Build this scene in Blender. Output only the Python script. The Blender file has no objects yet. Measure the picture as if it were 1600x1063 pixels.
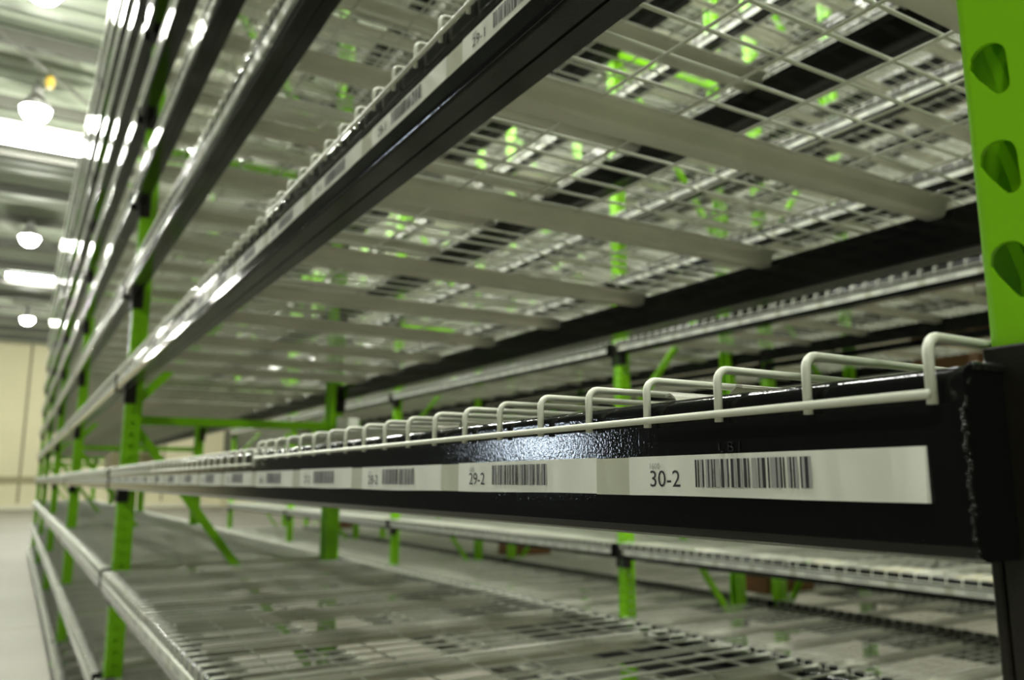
import bpy, bmesh, math, random
from mathutils import Vector, Matrix
random.seed(7)
R = math.radians
OZ = 1.40                      # height of the lens above the floor; heights below are written relative to the lens
sc = bpy.context.scene
col = sc.collection

# ------------------------------------------------------------------ camera
cd = bpy.data.cameras.new('camera'); cam = bpy.data.objects.new('camera', cd); col.objects.link(cam)
cd.sensor_width = 36; cd.lens = 36*1272.9/1600; cd.clip_start = .02; cd.clip_end = 200
yaw, pit, rol = R(31.129), R(9.758), R(-.094)
fwd = Vector((math.sin(yaw)*math.cos(pit), math.cos(yaw)*math.cos(pit), math.sin(pit)))
rt = Vector((math.cos(yaw), -math.sin(yaw), 0)); up = rt.cross(fwd)
rt, up = rt*math.cos(rol)+up*math.sin(rol), -rt*math.sin(rol)+up*math.cos(rol)
m = Matrix((rt, up, -fwd)).transposed().to_4x4(); m.translation = Vector((.0017, .0071, .0044+OZ))
cam.matrix_world = m
cd.dof.use_dof = True; cd.dof.focus_distance = .55; cd.dof.aperture_fstop = 6.6
sc.camera = cam

# ------------------------------------------------------------------ world, view, light levels
w = bpy.data.worlds.new('world'); sc.world = w; w.use_nodes = True
w.node_tree.nodes['Background'].inputs[0].default_value = (.8, .9, 1, 1)
w.node_tree.nodes['Background'].inputs[1].default_value = .05
sc.view_settings.view_transform = 'Standard'; sc.view_settings.look = 'None'
sc.view_settings.gamma = 1; sc.view_settings.use_curve_mapping = False
sc.view_settings.exposure = 0.58
sc.cycles.max_bounces = 8; sc.cycles.diffuse_bounces = 5; sc.cycles.glossy_bounces = 4
sc.cycles.use_denoising = True
sc.cycles.sample_clamp_indirect = 4
LAMP, SKY = 330.0, 40.0        # emission of the high-bay lamps and of the roof lights

# ------------------------------------------------------------------ materials
def mat(name, base, rough=.5, metal=0, bump=None, emit=None, spec=.5, coat=0, mott=None):
    M = bpy.data.materials.new(name); M.use_nodes = True
    nt = M.node_tree; b = nt.nodes['Principled BSDF']
    b.inputs['Base Color'].default_value = (*base, 1); b.inputs['Roughness'].default_value = rough
    b.inputs['Metallic'].default_value = metal; b.inputs['Specular IOR Level'].default_value = spec
    b.inputs['Coat Weight'].default_value = coat
    tc = nt.nodes.new('ShaderNodeTexCoord')
    if bump:
        n = nt.nodes.new('ShaderNodeTexNoise'); n.inputs['Scale'].default_value = bump[0]; n.inputs['Detail'].default_value = 2
        k = nt.nodes.new('ShaderNodeBump'); k.inputs['Strength'].default_value = bump[1]; k.inputs['Distance'].default_value = bump[2]
        nt.links.new(tc.outputs['Object'], n.inputs['Vector']); nt.links.new(n.outputs['Fac'], k.inputs['Height']); nt.links.new(k.outputs[0], b.inputs['Normal'])
    if mott:
        n = nt.nodes.new('ShaderNodeTexNoise'); n.inputs['Scale'].default_value = mott[0]; n.inputs['Detail'].default_value = 5
        r = nt.nodes.new('ShaderNodeValToRGB')
        r.color_ramp.elements[0].position = .35; r.color_ramp.elements[1].position = .68
        r.color_ramp.elements[0].color = (*[c*mott[1] for c in base], 1); r.color_ramp.elements[1].color = (*base, 1)
        nt.links.new(tc.outputs['Object'], n.inputs['Vector']); nt.links.new(n.outputs['Fac'], r.inputs['Fac']); nt.links.new(r.outputs[0], b.inputs['Base Color'])
    if emit:
        b.inputs['Emission Color'].default_value = (*emit[0], 1); b.inputs['Emission Strength'].default_value = emit[1]
    return M
BLACK = mat('black gloss paint', (.006, .0065, .006), .075, bump=(420, .22, .0005), spec=.3)
BLACKR = mat('black connector paint', (.010, .009, .006), .32, bump=(300, .3, .0006))
WELD = mat('black weld bead', (.008, .008, .007), .25, bump=(400, .5, .001), spec=.35)
GREEN = mat('lime green paint', (.23, .60, .003), .36, bump=(250, .06, .0004), mott=(3, .9))
WIRE = mat('pale grey coated wire', (.60, .62, .53), .38)
GALV = mat('pale grey channel steel', (.66, .65, .56), .40, metal=.3, mott=(6, .85))
PAPER = mat('white label paper', (.72, .74, .66), .42)
TAPE = mat('beige backing tape', (.50, .51, .40), .5)
INK = mat('black print', (.02, .02, .022), .5)
INKG = mat('grey fine print', (.32, .32, .31), .5)
FLOOR = mat('sealed concrete', (.21, .20, .16), .6, mott=(.5, .82), bump=(3, .1, .01))
CREAM = mat('cream concrete wall', (.62, .58, .39), .8, mott=(.4, .93))
JOINT = mat('dark joint', (.16, .14, .09), .8)
DECKM = mat('painted roof deck', (.30, .33, .26), .6, mott=(1.2, .85))
STEEL = mat('roof steel', (.10, .10, .085), .8, spec=.15)
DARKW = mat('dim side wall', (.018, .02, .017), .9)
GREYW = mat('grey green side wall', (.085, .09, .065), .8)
CARD = mat('brown cardboard', (.20, .095, .03), .8, mott=(5, .85))
CREAMC = mat('cream cardboard', (.70, .62, .38), .8)
KRAFT = mat('parcel tape', (.42, .24, .10), .35)
LAMPM = mat('lamp glow', (1, 1, 1), .5, emit=((.98, 1.0, .87), LAMP))
SKYM = mat('roof light glow', (1, 1, 1), .5, emit=((1.0, 1.0, .95), SKY))
HOUS = mat('lamp housing', (.35, .35, .33), .4, metal=.6)
YEL = mat('yellow plastic', (.75, .5, .08), .5)

def strip_material():
    """printed shelf label tape: white paper, beige gaps and bar codes repeating along the beam"""
    M = bpy.data.materials.new('printed label tape'); M.use_nodes = True; nt = M.node_tree; b = nt.nodes['Principled BSDF']
    b.inputs['Roughness'].default_value = .42
    tc = nt.nodes.new('ShaderNodeTexCoord'); sp = nt.nodes.new('ShaderNodeSeparateXYZ'); nt.links.new(tc.outputs['Object'], sp.inputs[0])
    def mth(op, a, b_=None):
        n = nt.nodes.new('ShaderNodeMath'); n.operation = op
        for i, x in enumerate((a, b_)):
            if x is None: continue
            if isinstance(x, (int, float)): n.inputs[i].default_value = x
            else: nt.links.new(x, n.inputs[i])
        return n.outputs[0]
    u = mth('FRACT', mth('DIVIDE', sp.outputs['Y'], .2489))
    inb = mth('MULTIPLY', mth('GREATER_THAN', u, .32), mth('LESS_THAN', u, .66))
    inz = mth('MULTIPLY', mth('GREATER_THAN', sp.outputs['Z'], -.002), mth('LESS_THAN', sp.outputs['Z'], .013))
    bars = mth('GREATER_THAN', mth('SINE', mth('MULTIPLY', sp.outputs['Y'], 1500.0)), -.1)
    bars2 = mth('GREATER_THAN', mth('SINE', mth('MULTIPLY', sp.outputs['Y'], 613.0)), -.6)
    inbar = mth('MULTIPLY', mth('MULTIPLY', inb, inz), mth('MULTIPLY', bars, bars2))
    gap = mth('GREATER_THAN', u, .854)
    mx = nt.nodes.new('ShaderNodeMix'); mx.data_type = 'RGBA'
    mx.inputs[6].default_value = (.72, .74, .66, 1); mx.inputs[7].default_value = (.50, .51, .40, 1); nt.links.new(gap, mx.inputs[0])
    m2 = nt.nodes.new('ShaderNodeMix'); m2.data_type = 'RGBA'; m2.inputs[7].default_value = (.03, .03, .03, 1)
    nt.links.new(inbar, m2.inputs[0]); nt.links.new(mx.outputs[2], m2.inputs[6]); nt.links.new(m2.outputs[2], b.inputs['Base Color'])
    return M
STRIP = strip_material()

# ------------------------------------------------------------------ helpers
def me(name, bm, mats, smooth=False):
    d = bpy.data.meshes.new(name)
    bmesh.ops.recalc_face_normals(bm, faces=bm.faces[:]) if not getattr(bm, '_raw', False) else None
    bm.to_mesh(d); bm.free()
    for x in (mats if isinstance(mats, (list, tuple)) else [mats]): d.materials.append(x)
    if smooth: d.shade_smooth() if hasattr(d, 'shade_smooth') else [setattr(p, 'use_smooth', True) for p in d.polygons]
    return d
def ob(name, data, parent=None, loc=(0, 0, 0), rot=(0, 0, 0), scale=(1, 1, 1)):
    o = bpy.data.objects.new(name, data); col.objects.link(o)
    if parent: o.parent = parent
    o.location = loc; o.rotation_euler = rot; o.scale = scale
    return o
def tag(o, label=None, cat=None, group=None, kind=None):
    if label: o['label'] = label
    if cat: o['category'] = cat
    if group: o['group'] = group
    if kind: o['kind'] = kind
    return o
def box(bm, a, b):
    x0, y0, z0 = a; x1, y1, z1 = b
    v = [bm.verts.new(p) for p in ((x0,y0,z0),(x1,y0,z0),(x1,y1,z0),(x0,y1,z0),(x0,y0,z1),(x1,y0,z1),(x1,y1,z1),(x0,y1,z1))]
    for f in ((0,3,2,1),(4,5,6,7),(0,1,5,4),(1,2,6,5),(2,3,7,6),(3,0,4,7)): bm.faces.new([v[i] for i in f])
def boxme(name, a, b, mt):
    bm = bmesh.new(); box(bm, a, b); return me(name, bm, mt)
def tube(bm, pts, r, n=6):
    pts = [Vector(p) for p in pts]; rings = []
    for i, p in enumerate(pts):
        t = (pts[min(i+1, len(pts)-1)]-pts[max(i-1, 0)]).normalized()
        a = Vector((0, 0, 1)) if abs(t.z) < .9 else Vector((0, 1, 0))
        if abs(t.x) > 1e-4 or abs(t.z) > 1e-4: a = Vector((0, 1, 0)) if abs(t.y) < .5 else a
        s = t.cross(a).normalized(); q = s.cross(t).normalized()
        rings.append([bm.verts.new(p+s*(r*math.cos(2*math.pi*k/n))+q*(r*math.sin(2*math.pi*k/n))) for k in range(n)])
    for A, B in zip(rings, rings[1:]):
        for k in range(n): bm.faces.new((A[k], A[(k+1) % n], B[(k+1) % n], B[k]))
    bm.faces.new(rings[0][::-1]); bm.faces.new(rings[-1])
def prism(bm, prof, y0, y1):
    """closed (x,z) profile swept along y"""
    A = [bm.verts.new((x, y0, z)) for x, z in prof]; B = [bm.verts.new((x, y1, z)) for x, z in prof]
    n = len(prof)
    for i in range(n): bm.faces.new((A[i], A[(i+1) % n], B[(i+1) % n], B[i]))
    bm.faces.new(A[::-1]); bm.faces.new(B)
ORD = ['zeroth', 'first', 'second', 'third', 'fourth', 'fifth', 'sixth', 'seventh', 'eighth', 'ninth', 'tenth']

# ------------------------------------------------------------------ the building
CE = 6.9+OZ
def struct(name, d, parent=None):
    o = ob(name, d, parent)
    if not parent: o['kind'] = 'structure'
    return o
XW0, XW1, YW0, YW1 = -9.0, 10.0, -9.0, 48.0
struct('floor', boxme('floor', (XW0, YW0, -.2), (XW1, YW1, 0), FLOOR))
fl = bpy.data.objects['floor']
jb = bmesh.new()
for y in (3.5, 9.5, 15.5, 21.5, 27.5, 33.5, 39.5): box(jb, (XW0, y, 0), (XW1, y+.02, .0015))
for x in (-4.4, -.9, 2.6): box(jb, (x, YW0, 0), (x+.015, YW1, .0012))
ob('floor_joint', me('floor_joint', jb, JOINT), fl)
cl = struct('ceiling', boxme('ceiling', (XW0, YW0, CE+.08), (XW1, YW1, CE+.3), DECKM))
# corrugated roof deck: ribs run across the aisle
bm = bmesh.new(); y = YW0; prev = None
while y < YW1:
    for dy, dz in ((0, .08), (.05, 0), (.30, 0), (.35, .08), (.5, .08)):
        cur = (y+dy, CE+dz)
        if prev and cur[0] > prev[0]:
            a = [bm.verts.new((XW0, prev[0], prev[1])), bm.verts.new((XW1, prev[0], prev[1])), bm.verts.new((XW1, cur[0], cur[1])), bm.verts.new((XW0, cur[0], cur[1]))]
            bm.faces.new(a)
        prev = cur
    y += .5
ob('roof_deck', me('roof_deck', bm, DECKM), cl)
struct('wall_far', boxme('wall_far', (XW0, YW1, 0), (XW1, YW1+.2, CE+.3), CREAM))
wf = bpy.data.objects['wall_far']
for i, x in enumerate((-6.2, -2.9, .27, 3.6, 6.9)): ob('panel_joint', boxme('panel_joint', (x-.05, YW1-.012, .3), (x+.05, YW1, CE), JOINT), wf)
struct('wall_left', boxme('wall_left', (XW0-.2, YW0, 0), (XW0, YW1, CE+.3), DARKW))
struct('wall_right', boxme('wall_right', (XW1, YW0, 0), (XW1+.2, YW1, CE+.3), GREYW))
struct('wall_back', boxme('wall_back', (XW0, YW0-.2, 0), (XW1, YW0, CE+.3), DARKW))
tb = bmesh.new(); box(tb, (XW0, YW1-.05, 1.28), (XW1, YW1, 1.62))
struct('trim_1', me('trim_1', tb, mat('olive ledge', (.26, .24, .13), .6)))
tb = bmesh.new(); box(tb, (XW0, YW1-.30, 0), (XW1, YW1, .22))
struct('trim_2', me('trim_2', tb, mat('pale kerb', (.60, .58, .45), .6)))
# daylight window in the side wall: its reflection is the bluish glint on the label beam
WINM = mat('daylight pane', (.5, .6, .8), .3, emit=((.75, .88, 1.0), 45.0))
wn = struct('window_1', None); wn.location = (XW0, 14.7, OZ+.72)
wb = bmesh.new()
for a, b in (((0, -1.15, -.25), (.06, 1.15, -.19)), ((0, -1.15, .19), (.06, 1.15, .25)), ((0, -1.15, -.19), (.06, -1.09, .19)), ((0, 1.09, -.19), (.06, 1.15, .19)), ((0, -.40, -.19), (.06, -.34, .19)), ((0, .34, -.19), (.06, .40, .19))): box(wb, a, b)
ob('window_frame', me('window_frame', wb, STEEL), wn)
for a, b in ((-1.09, -.40), (-.34, .34), (.40, 1.09)): ob('pane', boxme('pane', (.01, a, -.19), (.02, b, .19), WINM), wn)
tb = bmesh.new(); box(tb, (XW1-.04, YW0, 0), (XW1, YW1, 1.15))
struct('trim_3', me('trim_3', tb, CREAM))
# roof purlins, girders and rod braces
pb = boxme('roof_purlin', (XW0, -.06, -.22), (XW1, .06, 0), STEEL)
for i, y in enumerate([YW0+2.2+2.6*k for k in range(21)]):
    ob('roof_purlin', pb, cl, (0, y, CE))
gb = bmesh.new(); box(gb, (-.12, YW0, -.52), (.12, YW1, -.48)); box(gb, (-.12, YW0, -.26), (.12, YW1, -.22)); box(gb, (-.01, YW0, -.5), (.01, YW1, -.22))
gm = me('roof_girder', gb, STEEL)
for x in (-4.6, 4.6): ob('roof_girder', gm, cl, (x, 0, CE))
rb = bmesh.new(); tube(rb, [(-3.3, 9.6, CE-.3), (-.62, 13.7, CE-.3), (.9, 16.0, CE-.3), (3.2, 19.6, CE-.3)], .03, 6); ob('brace_rod', me('brace_rod', rb, STEEL), cl)
rb = bmesh.new(); tube(rb, [(-3.3, 21.0, CE-.3), (3.2, 29.8, CE-.3)], .03, 6); ob('brace_rod', me('brace_rod', rb, STEEL), cl)
# a small yellow hanging tag on the rod brace
bm = bmesh.new(); bmesh.ops.create_uvsphere(bm, u_segments=12, v_segments=8, radius=.075); bmesh.ops.scale(bm, vec=(1, 1, 1.5), verts=bm.verts)
o = ob('hanging_marker', me('hanging_marker', bm, YEL, True), None, (-.04, 14.6, CE-.44)); tag(o, 'small yellow marker hanging from the roof brace rod', 'marker')
# roof lights
skm = boxme('roof_light_panel', (-1.0, -.5, -.03), (1.0, .5, 0), SKYM)
def skylight(x, y, label):
    r = ob('roof_light', None, None, (x, y, CE-.02)); tag(r, label, 'roof light', 'roof lights set in the ceiling')
    ob('glowing_panel', skm, r)
    fb = bmesh.new(); box(fb, (-1.06, -.56, -.05), (1.06, -.5, .0)); box(fb, (-1.06, .5, -.05), (1.06, .56, .0)); box(fb, (-1.06, -.5, -.05), (-1.0, .5, 0)); box(fb, (1.0, -.5, -.05), (1.06, .5, 0))
    ob('frame', me('roof_light_frame', fb, STEEL), r)
    return r
skylight(.0, 18.4, 'long bright white roof light, the larger and nearer of the two')
o = skylight(.2, 32.0, 'long bright white roof light, the smaller one lower in the photo')
o.scale = (.98, 1.5, 1)
for x, y, l in ((.0, 5.0, 'added roof light out of view high above the lens'), (6.0, 5.0, 'added roof light out of view above the rearmost rack, nearer one'), (6.0, 16.0, 'added roof light out of view above the rearmost rack, farther one')):
    skylight(x, y, l)  # unseen roof lights, added only for the light they give
# high-bay lamps
lb = bmesh.new(); bmesh.ops.create_cone(lb, cap_ends=True, segments=24, radius1=.25, radius2=.10, depth=.26); bmesh.ops.translate(lb, verts=lb.verts, vec=(0, 0, .16))
refl = me('reflector', lb, HOUS, True)
lb = bmesh.new(); bmesh.ops.create_uvsphere(lb, u_segments=16, v_segments=8, radius=.225); bmesh.ops.delete(lb, geom=[v for v in lb.verts if v.co.z > .01], context='VERTS'); bmesh.ops.scale(lb, vec=(1, 1, 1.05), verts=lb.verts); bmesh.ops.translate(lb, verts=lb.verts, vec=(0, 0, .03))
bulb = me('glowing_lens', lb, LAMPM, True)
lb = bmesh.new(); bmesh.ops.create_cone(lb, cap_ends=True, segments=16, radius1=.09, radius2=.07, depth=.2); bmesh.ops.translate(lb, verts=lb.verts, vec=(0, 0, .38)); ball = me('ballast', lb, HOUS, True)
lb = bmesh.new(); tube(lb, [(0, 0, .46), (0, 0, .74)], .008, 6); rod = me('hanger', lb, STEEL)
def lamp(x, y, label, z=6.2):
    r = ob('high_bay_lamp', None, None, (x, y, z+OZ)); tag(r, label, 'lamp', 'high-bay lamps')
    for n, d in (('reflector', refl), ('glowing_lens', bulb), ('ballast', ball), ('hanger', rod)): ob(n, d, r)
for (x, y), l in zip(((-.20, 11.2), (-.21, 15.3), (-.17, 23.9), (-.06, 36.4)),
        ('round bright high-bay lamp cut off by the top edge of the photo', 'big round high-bay lamp just above the larger roof light',
         'round high-bay lamp just above the smaller roof light', 'smallest high-bay lamp, lowest, close to the cream far wall')): lamp(x, y, l)
for x, y in ((-.2, 1.5), (-.2, 6.0), (2.3, 1.0), (2.3, 16.0), (2.3, 6.0), (2.3, 9.0), (7.4, 4.0), (-.2, -4.0), (-5.2, -2.0), (2.3, -2.0), (-5.2, 27), (-5.2, 36), (4.5, 27), (4.5, 36), (-5.2, 43), (4.5, 43)):  # unseen lamps, added to brighten the aisles, inner rack and far wall
    a = {-.2: 'main aisle', 2.3: 'inner aisle', -5.2: 'far left aisle', 7.4: 'rearmost rack', 4.5: 'open end of the hall'}[x]
    lamp(x, y, 'added high-bay lamp out of view over the '+a)

# ------------------------------------------------------------------ rack upright columns with real slots
PIT = .0508
def in_drop(x, z, lean):
    for i in range(13):
        s = i/12; cx = lean*.0050*s; cz = .0048-.0150*s; r = .0090-.0046*s
        if (x-cx)**2+(z-cz)**2 <= r*r: return True
    return False
def hole_ring(test, angs):
    out = []
    for a in angs:
        lo, hi = 0, .03
        for _ in range(16):
            mm = (lo+hi)/2
            if test(mm*math.cos(a), mm*math.sin(a)): lo = mm
            else: hi = mm
        out.append((lo*math.cos(a), lo*math.sin(a)))
    return out
def cell(u0, u1, uc, v0, v1, vc, test, seg=4):
    """2-D cell with a hole: returns outline and hole loops"""
    outer = []
    for a, b in (((u0, v0), (u1, v0)), ((u1, v0), (u1, v1)), ((u1, v1), (u0, v1)), ((u0, v1), (u0, v0))):
        for k in range(seg): outer.append((a[0]+(b[0]-a[0])*k/seg, a[1]+(b[1]-a[1])*k/seg))
    inner = hole_ring(test, [math.atan2(p[1]-vc, p[0]-uc) for p in outer])
    return outer, [(uc+p[0], vc+p[1]) for p in inner]
W, DP, CR = .0762, .0700, .005
def column_mesh(name, height, mirror=1):
    bm = bmesh.new(); rows = int(height/PIT)
    fro = [cell(-W+CR, -W/2, -.060, -PIT/2, PIT/2, 0, lambda x, z: in_drop(x, z, 1), 7), cell(-W/2, -CR, -.0140, -PIT/2, PIT/2, 0, lambda x, z: in_drop(x, z, -1), 7)]
    sid = [cell(CR, DP, .034, -PIT/2, PIT/2, 0, lambda x, z: x*x+z*z < .0085**2, 2)]
    def put(cells, P, depth):
        for outer, inner in cells:
            n = len(outer)
            for r_ in range(rows):
                z = .0292+r_*PIT
                if z+PIT/2 > height: break
                O = [bm.verts.new(P(u, z+v, 0)) for u, v in outer]; I = [bm.verts.new(P(u, z+v, 0)) for u, v in inner]; J = [bm.verts.new(P(u, z+v, depth)) for u, v in inner]
                for k in range(n):
                    l = (k+1) % n
                    bm.faces.new((O[k], O[l], I[l], I[k])); bm.faces.new((I[k], I[l], J[l], J[k]))
    put(fro, lambda u, z, d: (d*mirror, u, z), .0028)
    put(sid, lambda u, z, d: (u*mirror, -W+d, z), .0025)
    z0, z1 = .0, height
    def strip(p, q):
        bm.faces.new([bm.verts.new((a*mirror, b, c)) for a, b, c in ((*p, z0), (*q, z0), (*q, z1), (*p, z1))])
    arc = [(CR-CR*math.cos(t), -CR+CR*math.sin(t)) for t in (0, R(22.5), R(45), R(67.5), R(90))]
    for a, b in zip(arc, arc[1:]): strip(a, b); strip((a[0], -W-a[1]), (b[0], -W-b[1]))
    strip((CR, 0), (DP, 0))
    for s in (0, -W):
        e = s+(-.016 if s == 0 else .016); strip((DP, s), (DP, e)); strip((DP, e), (DP-.008, e))
    bmesh.ops.remove_doubles(bm, verts=bm.verts, dist=.00002)
    return me(name, bm, GREEN)
HA = 5.55
colF, colR = column_mesh('column_front', HA, 1), column_mesh('column_rear', HA, -1)
def bar(bm, p, q, wy, t):
    """flat C-strut in the x-z plane of a frame, wy wide in plane, t along y"""
    p, q = Vector(p), Vector(q); d = (q-p).normalized(); s = Vector((-d.z, 0, d.x))*wy/2; n = Vector((0, t/2, 0))
    def quadbox(s0, s1, n0, n1):
        vs = [bm.verts.new(a+b+c) for a in (p, q) for b in (s0, s1) for c in (n0, n1)]
        for f in ((0, 1, 3, 2), (4, 6, 7, 5), (0, 4, 5, 1), (2, 3, 7, 6), (0, 2, 6, 4), (1, 5, 7, 3)): bm.faces.new([vs[i] for i in f])
    quadbox(-s, s, -n, -n*.8); quadbox(-s, -s*.85, -n, n); quadbox(s*.85, s, -n, n)
def base_mesh(mirror):
    bm = bmesh.new(); box(bm, (-.03*mirror, -W, 0), (.10*mirror, 0, .008))
    for x, y in ((-.018, -.02), (.088, -.06)):
        bmesh.ops.create_cone(bm, cap_ends=True, segments=6, radius1=.010, radius2=.010, depth=.014, matrix=Matrix.Translation((x*mirror, y, .014)))
    return me('base_plate', bm, GREEN)
bpF, bpR = base_mesh(1), base_mesh(-1)
DEPTH = .999
hb = bmesh.new(); bar(hb, (DP-.006, -W/2, 0), (DEPTH-DP+.006, -W/2, 0), .038, .030); strutH = me('horizontal_strut', hb, GREEN)
hb = bmesh.new(); bar(hb, (DP-.012, -W/2, 0), (DEPTH-DP+.012, -W/2, -1.17), .036, .026); strutD = me('diagonal_strut', hb, GREEN)
hb = bmesh.new(); bar(hb, (DP-.012, -W/2, 0), (DEPTH-DP+.012, -W/2, 1.02), .036, .026); strutU = me('diagonal_strut', hb, GREEN)
def frame(x, yfar, rot, label, group):
    r = ob('upright_frame', None, None, (x, yfar, 0), (0, 0, rot)); tag(r, label, 'rack frame', group)
    ob('column', colF, r); ob('column', colR, r, (DEPTH, 0, 0))
    ob('base_plate', bpF, r); ob('base_plate', bpR, r, (DEPTH, 0, 0))
    for z in (.27-1.28, .27, .27+1.28, .27+2.56, .27+3.8): ob('horizontal_strut', strutH, r, (0, 0, z+OZ))
    ob('diagonal_strut', strutD, r, (0, 0, .23+OZ)); ob('diagonal_strut', strutU, r, (0, 0, .36+OZ))
    ob('diagonal_strut', strutD, r, (0, 0, 2.80+OZ)); ob('diagonal_strut', strutU, r, (0, 0, 2.92+OZ))
    return r
XA, XB_, XC = .397, 3.18, 5.50
YF = [.2198, 4.036, 7.573, 11.110, 14.647, 18.184]          # far edge of each upright frame
nth = ['nearest', 'second', 'third', 'fourth', 'fifth', 'sixth']
for i, y in enumerate(YF):
    l = ['bright green slotted upright frame at the right edge of the photo', 'green rack frame with dotted side holes, second post along the near rack'][i] if i < 2 else f'green rack frame of the near rack, {nth[i]} post towards the far wall'
    frame(XA, y, 0, l, 'green upright frames of the near rack')
for i, y in enumerate(YF[:5]):
    frame(XB_, y, 0, f'green rack frame of the rack across the inner aisle, {nth[i]} post', 'green upright frames of the rack across the inner aisle')
for i, y in enumerate(YF[:5]):
    frame(XC, y-W, math.pi, f'green rack frame of the rearmost rack seen through the shelves, {nth[i]} post', 'green upright frames of the rearmost rack')

# ------------------------------------------------------------------ shelf beams
FX = .3572-XA                      # beam face, relative to the column face
zb, zt = -.0312, .0548
prof = [(0, zb+.006), (0, zb+.0068), (0, .0475), (0, .0484), (.0005, .0508), (.0018, .0530), (.0040, .0544), (.0064, zt), (.0072, zt),
        (.038, zt), (.0395, zt-.001), (.040, zt-.003), (.040, .026), (.0635, .026), (.0635, zb+.004), (.060, zb), (.0345, zb), (.034, zb+.002), (.031, zb+.002), (.0305, zb), (.0068, zb), (.006, zb), (.0018, zb+.0018)]
def beam_mesh(L, nose=False):
    bm = bmesh.new(); prism(bm, prof, .0100 if nose else 0, L)
    if nose:                       # the front skin runs on past the column's edge to the weld
        prism(bm, [p for p in prof if p[0] <= .018 and p != prof[-1]][:-2]+[(.0325, zt), (.0325, zb), (.006, zb), (.0018, zb+.0018)], 0, .0101)
    d = me('beam_body', bm, BLACK, False)
    for p in d.polygons: p.use_smooth = True
    for e in d.edges:
        v0, v1 = (d.vertices[i].co for i in e.vertices)
    return d
def sharpen(d, ang=35):
    bm = bmesh.new(); bm.from_mesh(d)
    for e in bm.edges:
        if len(e.link_faces) == 2 and e.calc_face_angle(0) > R(ang): e.smooth = False
    bm.to_mesh(d); bm.free()
def connector_mesh(s, wd=.0375, top=.0500, rv=-.022):
    """end plate; s=+1: wraps the far edge of the column at the beam's near end (local y<0)"""
    bm = bmesh.new()
    # front plate over the column face, return plate along the beam end
    box(bm, (.0335, -wd*s, -.088), (.0390, -.0012*s, top)); box(bm, (.0335, -.0005*s, -.088), (.0800, .0045*s, .0500))
    bmesh.ops.bevel(bm, geom=[e for e in bm.edges], offset=.0012, segments=1, affect='EDGES')
    for z in (.030, -.0208, -.0716):
        M = Matrix.Translation((.0328, rv*s, z)) @ Matrix.Rotation(R(90), 4, 'Y')
        bmesh.ops.create_cone(bm, cap_ends=True, segments=12, radius1=.0068, radius2=.0052, depth=.004, matrix=M)
    return me('end_connector', bm, BLACKR)
def weld_mesh(s):
    bm = bmesh.new(); rnd = random.Random(3)
    pts = []
    for i in range(48):
        z = zb+.003+(zt-zb-.004)*i/47
        bmesh.ops.create_icosphere(bm, subdivisions=1, radius=rnd.uniform(.0010, .0016), matrix=Matrix.Translation((.0006+rnd.uniform(-.0003, .0003)+.012*max(0, (z-.035)/.02)**2, rnd.uniform(-.0008, .0008)+.001*s, z)))
    for i in range(14):
        bmesh.ops.create_icosphere(bm, subdivisions=1, radius=rnd.uniform(.0022, .003), matrix=Matrix.Translation((.010+.024*i/13, .001*s, zt)))
    return me('weld_bead', bm, WELD, True)
conN, conF, conW = connector_mesh(1), connector_mesh(-1), connector_mesh(1, .060, .0660, -.036); welN, welF = weld_mesh(1), weld_mesh(-1)
BM = {}
for i in range(5):
    y0, y1 = YF[i]+(-.0093 if i == 0 else 0.0045), YF[i+1]-W-.0045
    L = y1-y0; key = round(L, 3)
    if key not in BM: d = beam_mesh(L, i == 0); sharpen(d); BM[key] = d
    bm = bmesh.new(); box(bm, (-.0007, .012, -.0059), (-.00005, L-.02, .0194))
    BM[('s', i)] = me('label_tape', bm, STRIP); BM[('g', i)] = (y0, L, key)
Lr = YF[1]-W-.0045-YF[0]-.0045; rear0 = beam_mesh(Lr); sharpen(rear0)     # rear beams of the nearest bay sit between the columns
def level_name(k):
    return {0: 'the 30-2 label level', 1: 'the 29-1 label level'}.get(k) or (f'{ORD[k-1]} level above label 29-1' if k > 1 else f'{ORD[-k]} level below label 30-2')
def beam(x, i, z, rot, label, group, tape=True):
    y0, L, key = BM[('g', i)]; d = BM[key]
    if rot and i == 0: y0, L, d = YF[0]+.0045, Lr, rear0
    if rot: r = ob('shelf_beam', d, None, (x, y0+L, z+OZ), (0, 0, math.pi))
    else: r = ob('shelf_beam', d, None, (x, y0, z+OZ))
    tag(r, label, 'shelf beam', group, 'thing')
    ob('end_connector', conW if i == 0 and not rot else conN, r, (0, .0103 if i == 0 and not rot else 0, 0)); ob('end_connector', conF, r, (0, L, 0))
    ob('weld_bead', welN, r); ob('weld_bead', welF, r, (0, L, 0))
    if tape: ob('label_tape', BM[('s', i)], r)
    return r
DL = .4282
LEV = list(range(-3, 10))
beamsA = {}
for i in range(5):
    for k in LEV:
        beamsA[i, k] = beam(XA+FX, i, DL*k, 0, f'black gloss front beam, near rack, {nth[i]} bay, {level_name(k)}', 'front shelf beams of the near rack', tape=not (i == 0 and k in (0, 1)))
        beam(XA+DEPTH-FX, i, DL*k, 1, f'black rear beam, near rack, {nth[i]} bay, {level_name(k)}', 'rear shelf beams of the near rack', tape=False)
LB = [-3*.4282, -2*.4282, -.4282, .80, 1.21, 1.62, 2.03, 2.44, 2.85]
LBN = ['bottom shelf', 'second lowest shelf', 'shelf below label 30-2', 'shelf just under the near mesh', 'second shelf up', 'third shelf up', 'fourth shelf up', 'fifth shelf up', 'topmost shelf']
LC = [-2*.4282, -.4282, .39, .80, 1.21, 1.62, 2.03, 2.44]
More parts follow.
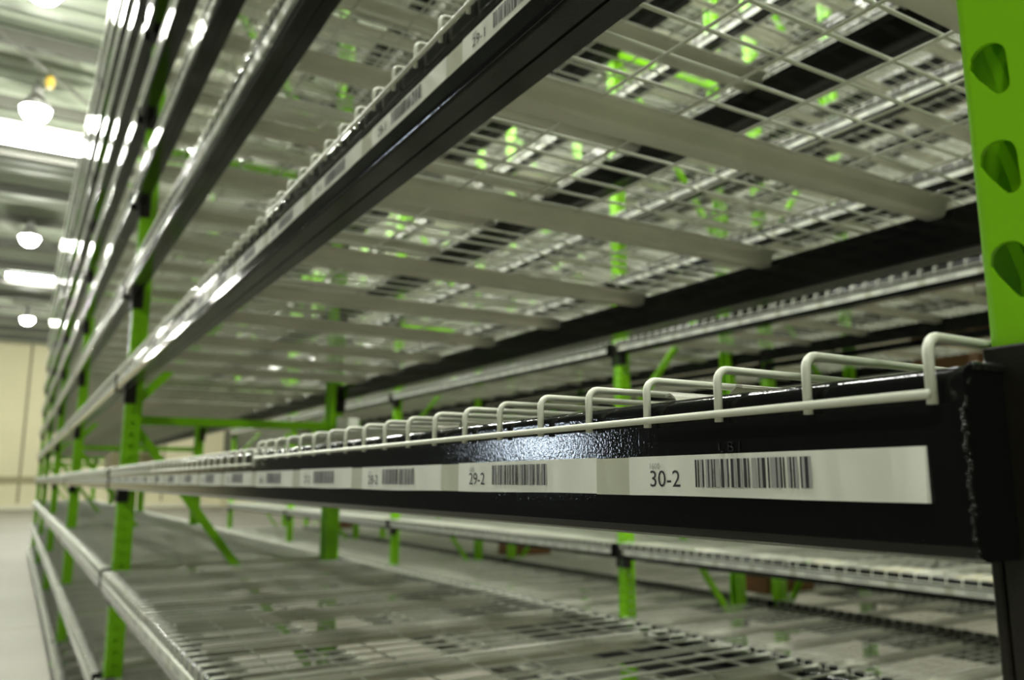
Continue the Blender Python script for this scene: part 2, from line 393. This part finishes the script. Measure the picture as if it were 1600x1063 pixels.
for i in range(4):
    for z, n in zip(LB, LBN):
        beam(XB_+FX, i, z, 0, f'black front beam with label tape, inner rack, {nth[i]} bay, {n}', 'front beams of the rack across the inner aisle')
        beam(XB_+DEPTH-FX, i, z, 1, f'black rear beam, inner rack, {nth[i]} bay, {n}', 'rear beams of the rack across the inner aisle', tape=False)
LCN = ['lowest shelf', 'second shelf', 'third shelf', 'fourth shelf', 'fifth shelf', 'sixth shelf', 'seventh shelf', 'eighth shelf']
for i in range(4):
    for z, n in zip(LC, LCN):
        beam(XC-DEPTH+FX, i, z, 0, f'black beam facing the inner racks, rearmost rack, {nth[i]} bay, {n}', 'black beams of the rearmost rack', tape=False)
        if i < 3: beam(XC-FX, i, z, 1, f'black beam on the wall side, rearmost rack, {nth[i]} bay, {n}', 'wall-side beams of the rearmost rack', tape=False)

# ------------------------------------------------------------------ labels on the two nearest beams
def text_mesh(s, size, sx=1.0, name='lettering', mt=INK):
    c = bpy.data.curves.new('t', 'FONT'); c.body = s; c.size = size; c.resolution_u = 3
    t = bpy.data.objects.new('t', c); col.objects.link(t)
    dg = bpy.context.evaluated_depsgraph_get(); d = bpy.data.meshes.new_from_object(t.evaluated_get(dg)); d.name = name
    bpy.data.objects.remove(t); bpy.data.curves.remove(c)
    # text x runs towards -y, text y is up, it faces -x
    d.transform(Matrix(((0, 0, -1, 0), (-sx, 0, 0, 0), (0, 1, 0, 0), (0, 0, 0, 1))))
    d.materials.clear(); d.materials.append(mt); return d
rnd = random.Random(11)
bb = bmesh.new(); yy = 0.0
def quad(bm, y0, y1, z0, z1, x, mi=0):
    f = bm.faces.new([bm.verts.new(p) for p in ((x, y0, z0), (x, y1, z0), (x, y1, z1), (x, y0, z1))]); f.material_index = mi
seq = 'tkwkwgkwwgkgkwkggwkkwgkwwkkgwkkgwkkwkwwggwkgkkwwkwggkgkwkwwgkwkgwwkgkkg'
tot = 0
wd = {'t': .0003, 'k': .0010, 'w': .0008, 'g': .0017}
n_ = sum(wd[c] for c in seq); sca = .0855/n_; yy = 0
for c in seq:
    q = wd[c]*sca
    if c != 'w': quad(bb, -yy, -(yy+q), -.0082, .0082, 0, 1 if c == 'g' else 0)
    yy += q
BAR = me('barcode', bb, [INK, INKG])
# label local frame: origin at the upper left corner of the label on the beam face
def label_mesh(Lg, seed, curl=0):
    bm = bmesh.new(); h = .0253; n = 24; rr = random.Random(seed)
    ph = rr.uniform(0, 6)
    top = []; bot = []; tb_ = []; bb_ = []
    for i in range(n+1):
        y = -Lg*i/n; bul = .00025+.00022*math.sin(ph+i*.7)
        if curl and i >= n-1: bul += .0010*(i-n+2)
        top.append(bm.verts.new((-.0004-bul*.4, y, 0))); bot.append(bm.verts.new((-.0004-bul, y, -h-.0004*math.sin(ph+i*.2))))
        tb_.append(bm.verts.new((0, y, 0))); bb_.append(bm.verts.new((0, y, -h-.0004*math.sin(ph+i*.2))))
    for i in range(n):
        bm.faces.new((top[i], top[i+1], bot[i+1], bot[i])); bm.faces.new((tb_[i], tb_[i+1], top[i+1], top[i])); bm.faces.new((bot[i], bot[i+1], bb_[i+1], bb_[i]))
    bm.faces.new((top[0], bot[0], bb_[0], tb_[0])); bm.faces.new((top[n], tb_[n], bb_[n], bot[n]))
    return me('shelf_label', bm, PAPER)
LM = [label_mesh(.2125, s) for s in range(3)]; LM0 = label_mesh(.2125, 5, 1)
TG = boxme('tape_gap', (-.0003, -.0370, -.0247), (0, 0, 0), TAPE)
def labels(k):
    root = beamsA[0, k]; by = BM[('g', 0)][0]
    for n in range(15):
        num = 30-n; yl = .4425+.2489*n            # upper left corner (far end) of each label
        lab = ob('shelf_label', LM0 if n == 0 else LM[n % 3], root, (0, yl-by, .0194+(.0005 if n % 2 else 0)))
        x = -.0011
        if n < 9:
            t = ob('lettering', text_mesh(f'{num}-{k and 1 or 2}', .0148, 1.10), lab, (x, -.0210, -.0193))
            t = ob('small_lettering', text_mesh('1600', .0055, .95, 'small_lettering', INKG), lab, (x, -.0210, -.0082))
        ob('barcode', BAR, lab, (x, -.0635, -.0112))
        if n < 14: ob('tape_gap', TG, root, (0, yl-by+.0367, .0191))
labels(0); labels(1)
st = text_mesh('L B I', .0090, 1.1, 'stamped_lettering', WELD)
o = ob('stamped_lettering', st, beamsA[0, 0], (-.0004, .3600-BM[('g', 0)][0], .0203))
md = o.modifiers.new('depth', 'SOLIDIFY'); md.thickness = .0008; md.offset = 0

# ------------------------------------------------------------------ wire decks
x0 = .3520-XA; x1 = DEPTH-x0
YX = [.0025]+[.0700+.0635*i for i in range(18)]+[1.197]      # wires that run front to back
XY = [.49-XA, .609-XA, .730-XA, .849-XA, .967-XA, 1.085-XA, 1.207-XA, 1.325-XA]   # wires along the rack
def cross_path(fine):
    r = .0075; s = 4 if fine else 2; drop = -.0310
    p = [(x0, 0, drop)]
    p += [(x0+r-r*math.cos(R(90*i/s)), 0, -r+r*math.sin(R(90*i/s))) for i in range(s+1)]
    p += [(x0+.3, 0, 0), (x1-.3, 0, 0)] if fine else []
    p += [(x1-r+r*math.cos(R(90-90*i/s)), 0, -r+r*math.sin(R(90-90*i/s))) for i in range(s+1)]
    p += [(x1, 0, drop)]
    return p
def wires_mesh(fine, ysub=None):
    bm = bmesh.new(); n = 10 if fine else 5
    for y in YX: tube(bm, [(a, y, c) for a, b, c in cross_path(fine)], .0025, n)
    for x in XY: tube(bm, [(x, 0, -.0046), (x, 1.2, -.0046)], .0022, n)
    for x in (x0-.0047, x1+.0047): tube(bm, [(x, 0, -.0268), (x, 1.2, -.0268)], .0023, n)
    return me('wire_mesh', bm, WIRE, True)
WM = wires_mesh(False)
bm = bmesh.new(); tube(bm, cross_path(True), .0025, 10); CW = me('cross_wire', bm, WIRE, True)
bm = bmesh.new(); tube(bm, [(0, 0, 0), (0, .6, .0002), (0, 1.2, 0)], .0022, 10); LW = me('long_wire', bm, WIRE, True)
bm = bmesh.new(); tube(bm, [(0, .001, 0), (0, .6, -.0002), (0, 1.2, 0)], .0023, 10); EW = me('edge_wire', bm, WIRE, True)
def channel_mesh():
    """flared hat channel under the wires, its profile wavy like the photo's"""
    P = [(-.046, -.0045), (-.040, -.0032), (-.034, -.0062), (-.029, -.0120), (-.023, -.0255), (-.019, -.0300), (-.008, -.0312), (.008, -.0312), (.019, -.0300), (.023, -.0255), (.029, -.0120), (.034, -.0062), (.040, -.0032), (.046, -.0045)]
    P = [(y*.82, z) for y, z in P]
    bm = bmesh.new(); a, b = .012, DEPTH-.012; t = .0016
    xs = [a, a+.3, b-.3, b]; rows = []
    for x in xs: rows.append(([bm.verts.new((x, y, z)) for y, z in P], [bm.verts.new((x, y, z+t)) for y, z in P]))
    for (A, A2), (B, B2) in zip(rows, rows[1:]):
        for i in range(len(P)-1):
            bm.faces.new((A[i], A[i+1], B[i+1], B[i])); bm.faces.new((A2[i], B2[i], B2[i+1], A2[i+1]))
        for i in (0, len(P)-1): bm.faces.new((A[i], B[i], B2[i], A2[i]))
    for A, A2 in (rows[0], rows[-1]):
        for i in range(len(P)-1): bm.faces.new((A[i], A[i+1], A2[i+1], A2[i]))
    d = me('support_channel', bm, GALV, True); sharpen(d, 50); return d
CH = channel_mesh(); CY = (.205, .600, .995)
def deck(x, y, z, rot, label, group, near=False, sy=1.0):
    r = ob('wire_deck', None, None, (x, y, z+OZ), (0, 0, rot), (1, sy, 1)); tag(r, label, 'wire deck', group)
    if near:
        for yy in YX: ob('cross_wire', CW, r, (0, yy, 0))
        for xx in XY: ob('long_wire', LW, r, (xx, 0, -.0046))
        for xx in (x0-.0047, x1+.0047): ob('edge_wire', EW, r, (xx, 0, -.0268))
    else:
        tag(ob('wire_mesh', WM, r), kind='stuff')
    for c in CY: ob('support_channel', CH, r, (0, c, 0))
    return r
dn = ['first', 'second', 'third']
NEAR = {(0, 0, 0), (0, 0, 1), (0, 1, 1), (0, 0, -1), (0, 1, 0), (0, 1, -1)}
rj = random.Random(5)
for i in range(5):
    s0 = .2197 if i == 0 else YF[i]+.012; sy = 1.0 if i == 0 else (YF[i+1]-W-YF[i]-.024)/3.638
    for k in LEV:
        for j in range(3):
            z = DL*k+.0582+(.0105 if (i == 0 and j == 0 and k in (0, 1)) else rj.choice((0, 0, .003)))
            deck(XA, s0+1.2205*sy*j, z, 0, f'{dn[j]} grey wire deck, near rack, {nth[i]} bay, {level_name(k)}', 'wire decks of the near rack', (i, j, k) in NEAR, sy)
for i in range(4):
    s0 = YF[i]+.012; sy = (YF[i+1]-W-YF[i]-.024)/3.638
    for z, n in zip(LB, LBN):
        if i == 3 and z > 1.3: continue
        for j in range(3): deck(XB_, s0+1.2205*sy*j, z+.0582, 0, f'{dn[j]} grey wire deck, inner aisle rack, {nth[i]} bay, {n}', 'wire decks of the rack across the inner aisle', False, sy)
wide = bmesh.new(); widec = bmesh.new()                      # the rearmost rack carries bay-wide decks
for j in range(3):
    for bmx, d, cs in ((wide, WM, (0,)), (widec, CH, CY)):
        for c in cs:
            n0 = len(bmx.verts); bmx.from_mesh(d); bmx.verts.ensure_lookup_table()
            bmesh.ops.translate(bmx, vec=(0, 1.2205*j+c, 0), verts=bmx.verts[n0:])
WM3 = me('wide_wire_mesh', wide, WIRE, True); CH3 = me('wide_channels', widec, GALV); sharpen(CH3, 50)
for i in range(4):
    s0 = YF[i]+.012; sy = (YF[i+1]-W-YF[i]-.024)/3.638
    for z, n in zip(LC, LCN):
        r = ob('wire_deck', None, None, (XC, s0+3.638*sy, z+.0582+OZ), (0, 0, math.pi), (1, sy, 1))
        tag(r, f'bay-wide grey wire deck, rearmost rack, {nth[i]} bay, {n}', 'wire deck', 'wire decks of the rearmost rack')
        tag(ob('wire_mesh', WM3, r), kind='stuff'); tag(ob('support_channels', CH3, r), kind='stuff')

# ------------------------------------------------------------------ the few loose things
def carton(x, y, z, sx, sy, sz, mt, label, group=None):
    r = ob('carton', None, None, (x, y, z+OZ)); tag(r, label, 'box', group)
    bm = bmesh.new(); box(bm, (0, 0, 0), (sx, sy, sz)); bmesh.ops.bevel(bm, geom=bm.edges[:], offset=.004, segments=1, affect='EDGES'); ob('box_body', me('box_body', bm, mt), r)
    bm = bmesh.new(); box(bm, (-.001, sy/2-.025, sz*.6), (sx+.001, sy/2+.025, sz+.001)); ob('tape', me('tape', bm, KRAFT), r)
DZ = .0582+.0035
carton(4.62, 4.18, LC[0]+DZ, .5, .27, .34, CARD, 'brown carton behind the green posts right of centre, low shelf', 'brown cartons on the rearmost rack')
carton(4.62, 7.66, LC[0]+DZ, .5, .30, .34, CARD, 'brown carton on the low rear shelf below label 29-2', 'brown cartons on the rearmost rack')
carton(4.62, 13.6, LC[0]+DZ, .5, .5, .32, CARD, 'small dark brown carton on the low rear shelf, farthest of the three', 'brown cartons on the rearmost rack')
carton(4.62, 2.20, LC[2]+DZ, .6, .75, .26, CARD, 'brown carton behind the hoops beside the green upright', 'brown cartons on the rearmost rack')
carton(.47, 5.20, .0582+.0065, .26, .35, .10, CREAMC, 'cream carton standing on the wire deck behind the second post')
# white placard on the rear column of the second frame
bm = bmesh.new(); box(bm, (0, 0, 0), (.115, .003, .105)); o = ob('placard', me('placard', bm, PAPER), None, (1.362, 3.952, .212+OZ)); tag(o, 'blank white placard fixed to the rear green post behind the wire hoops', 'sign')
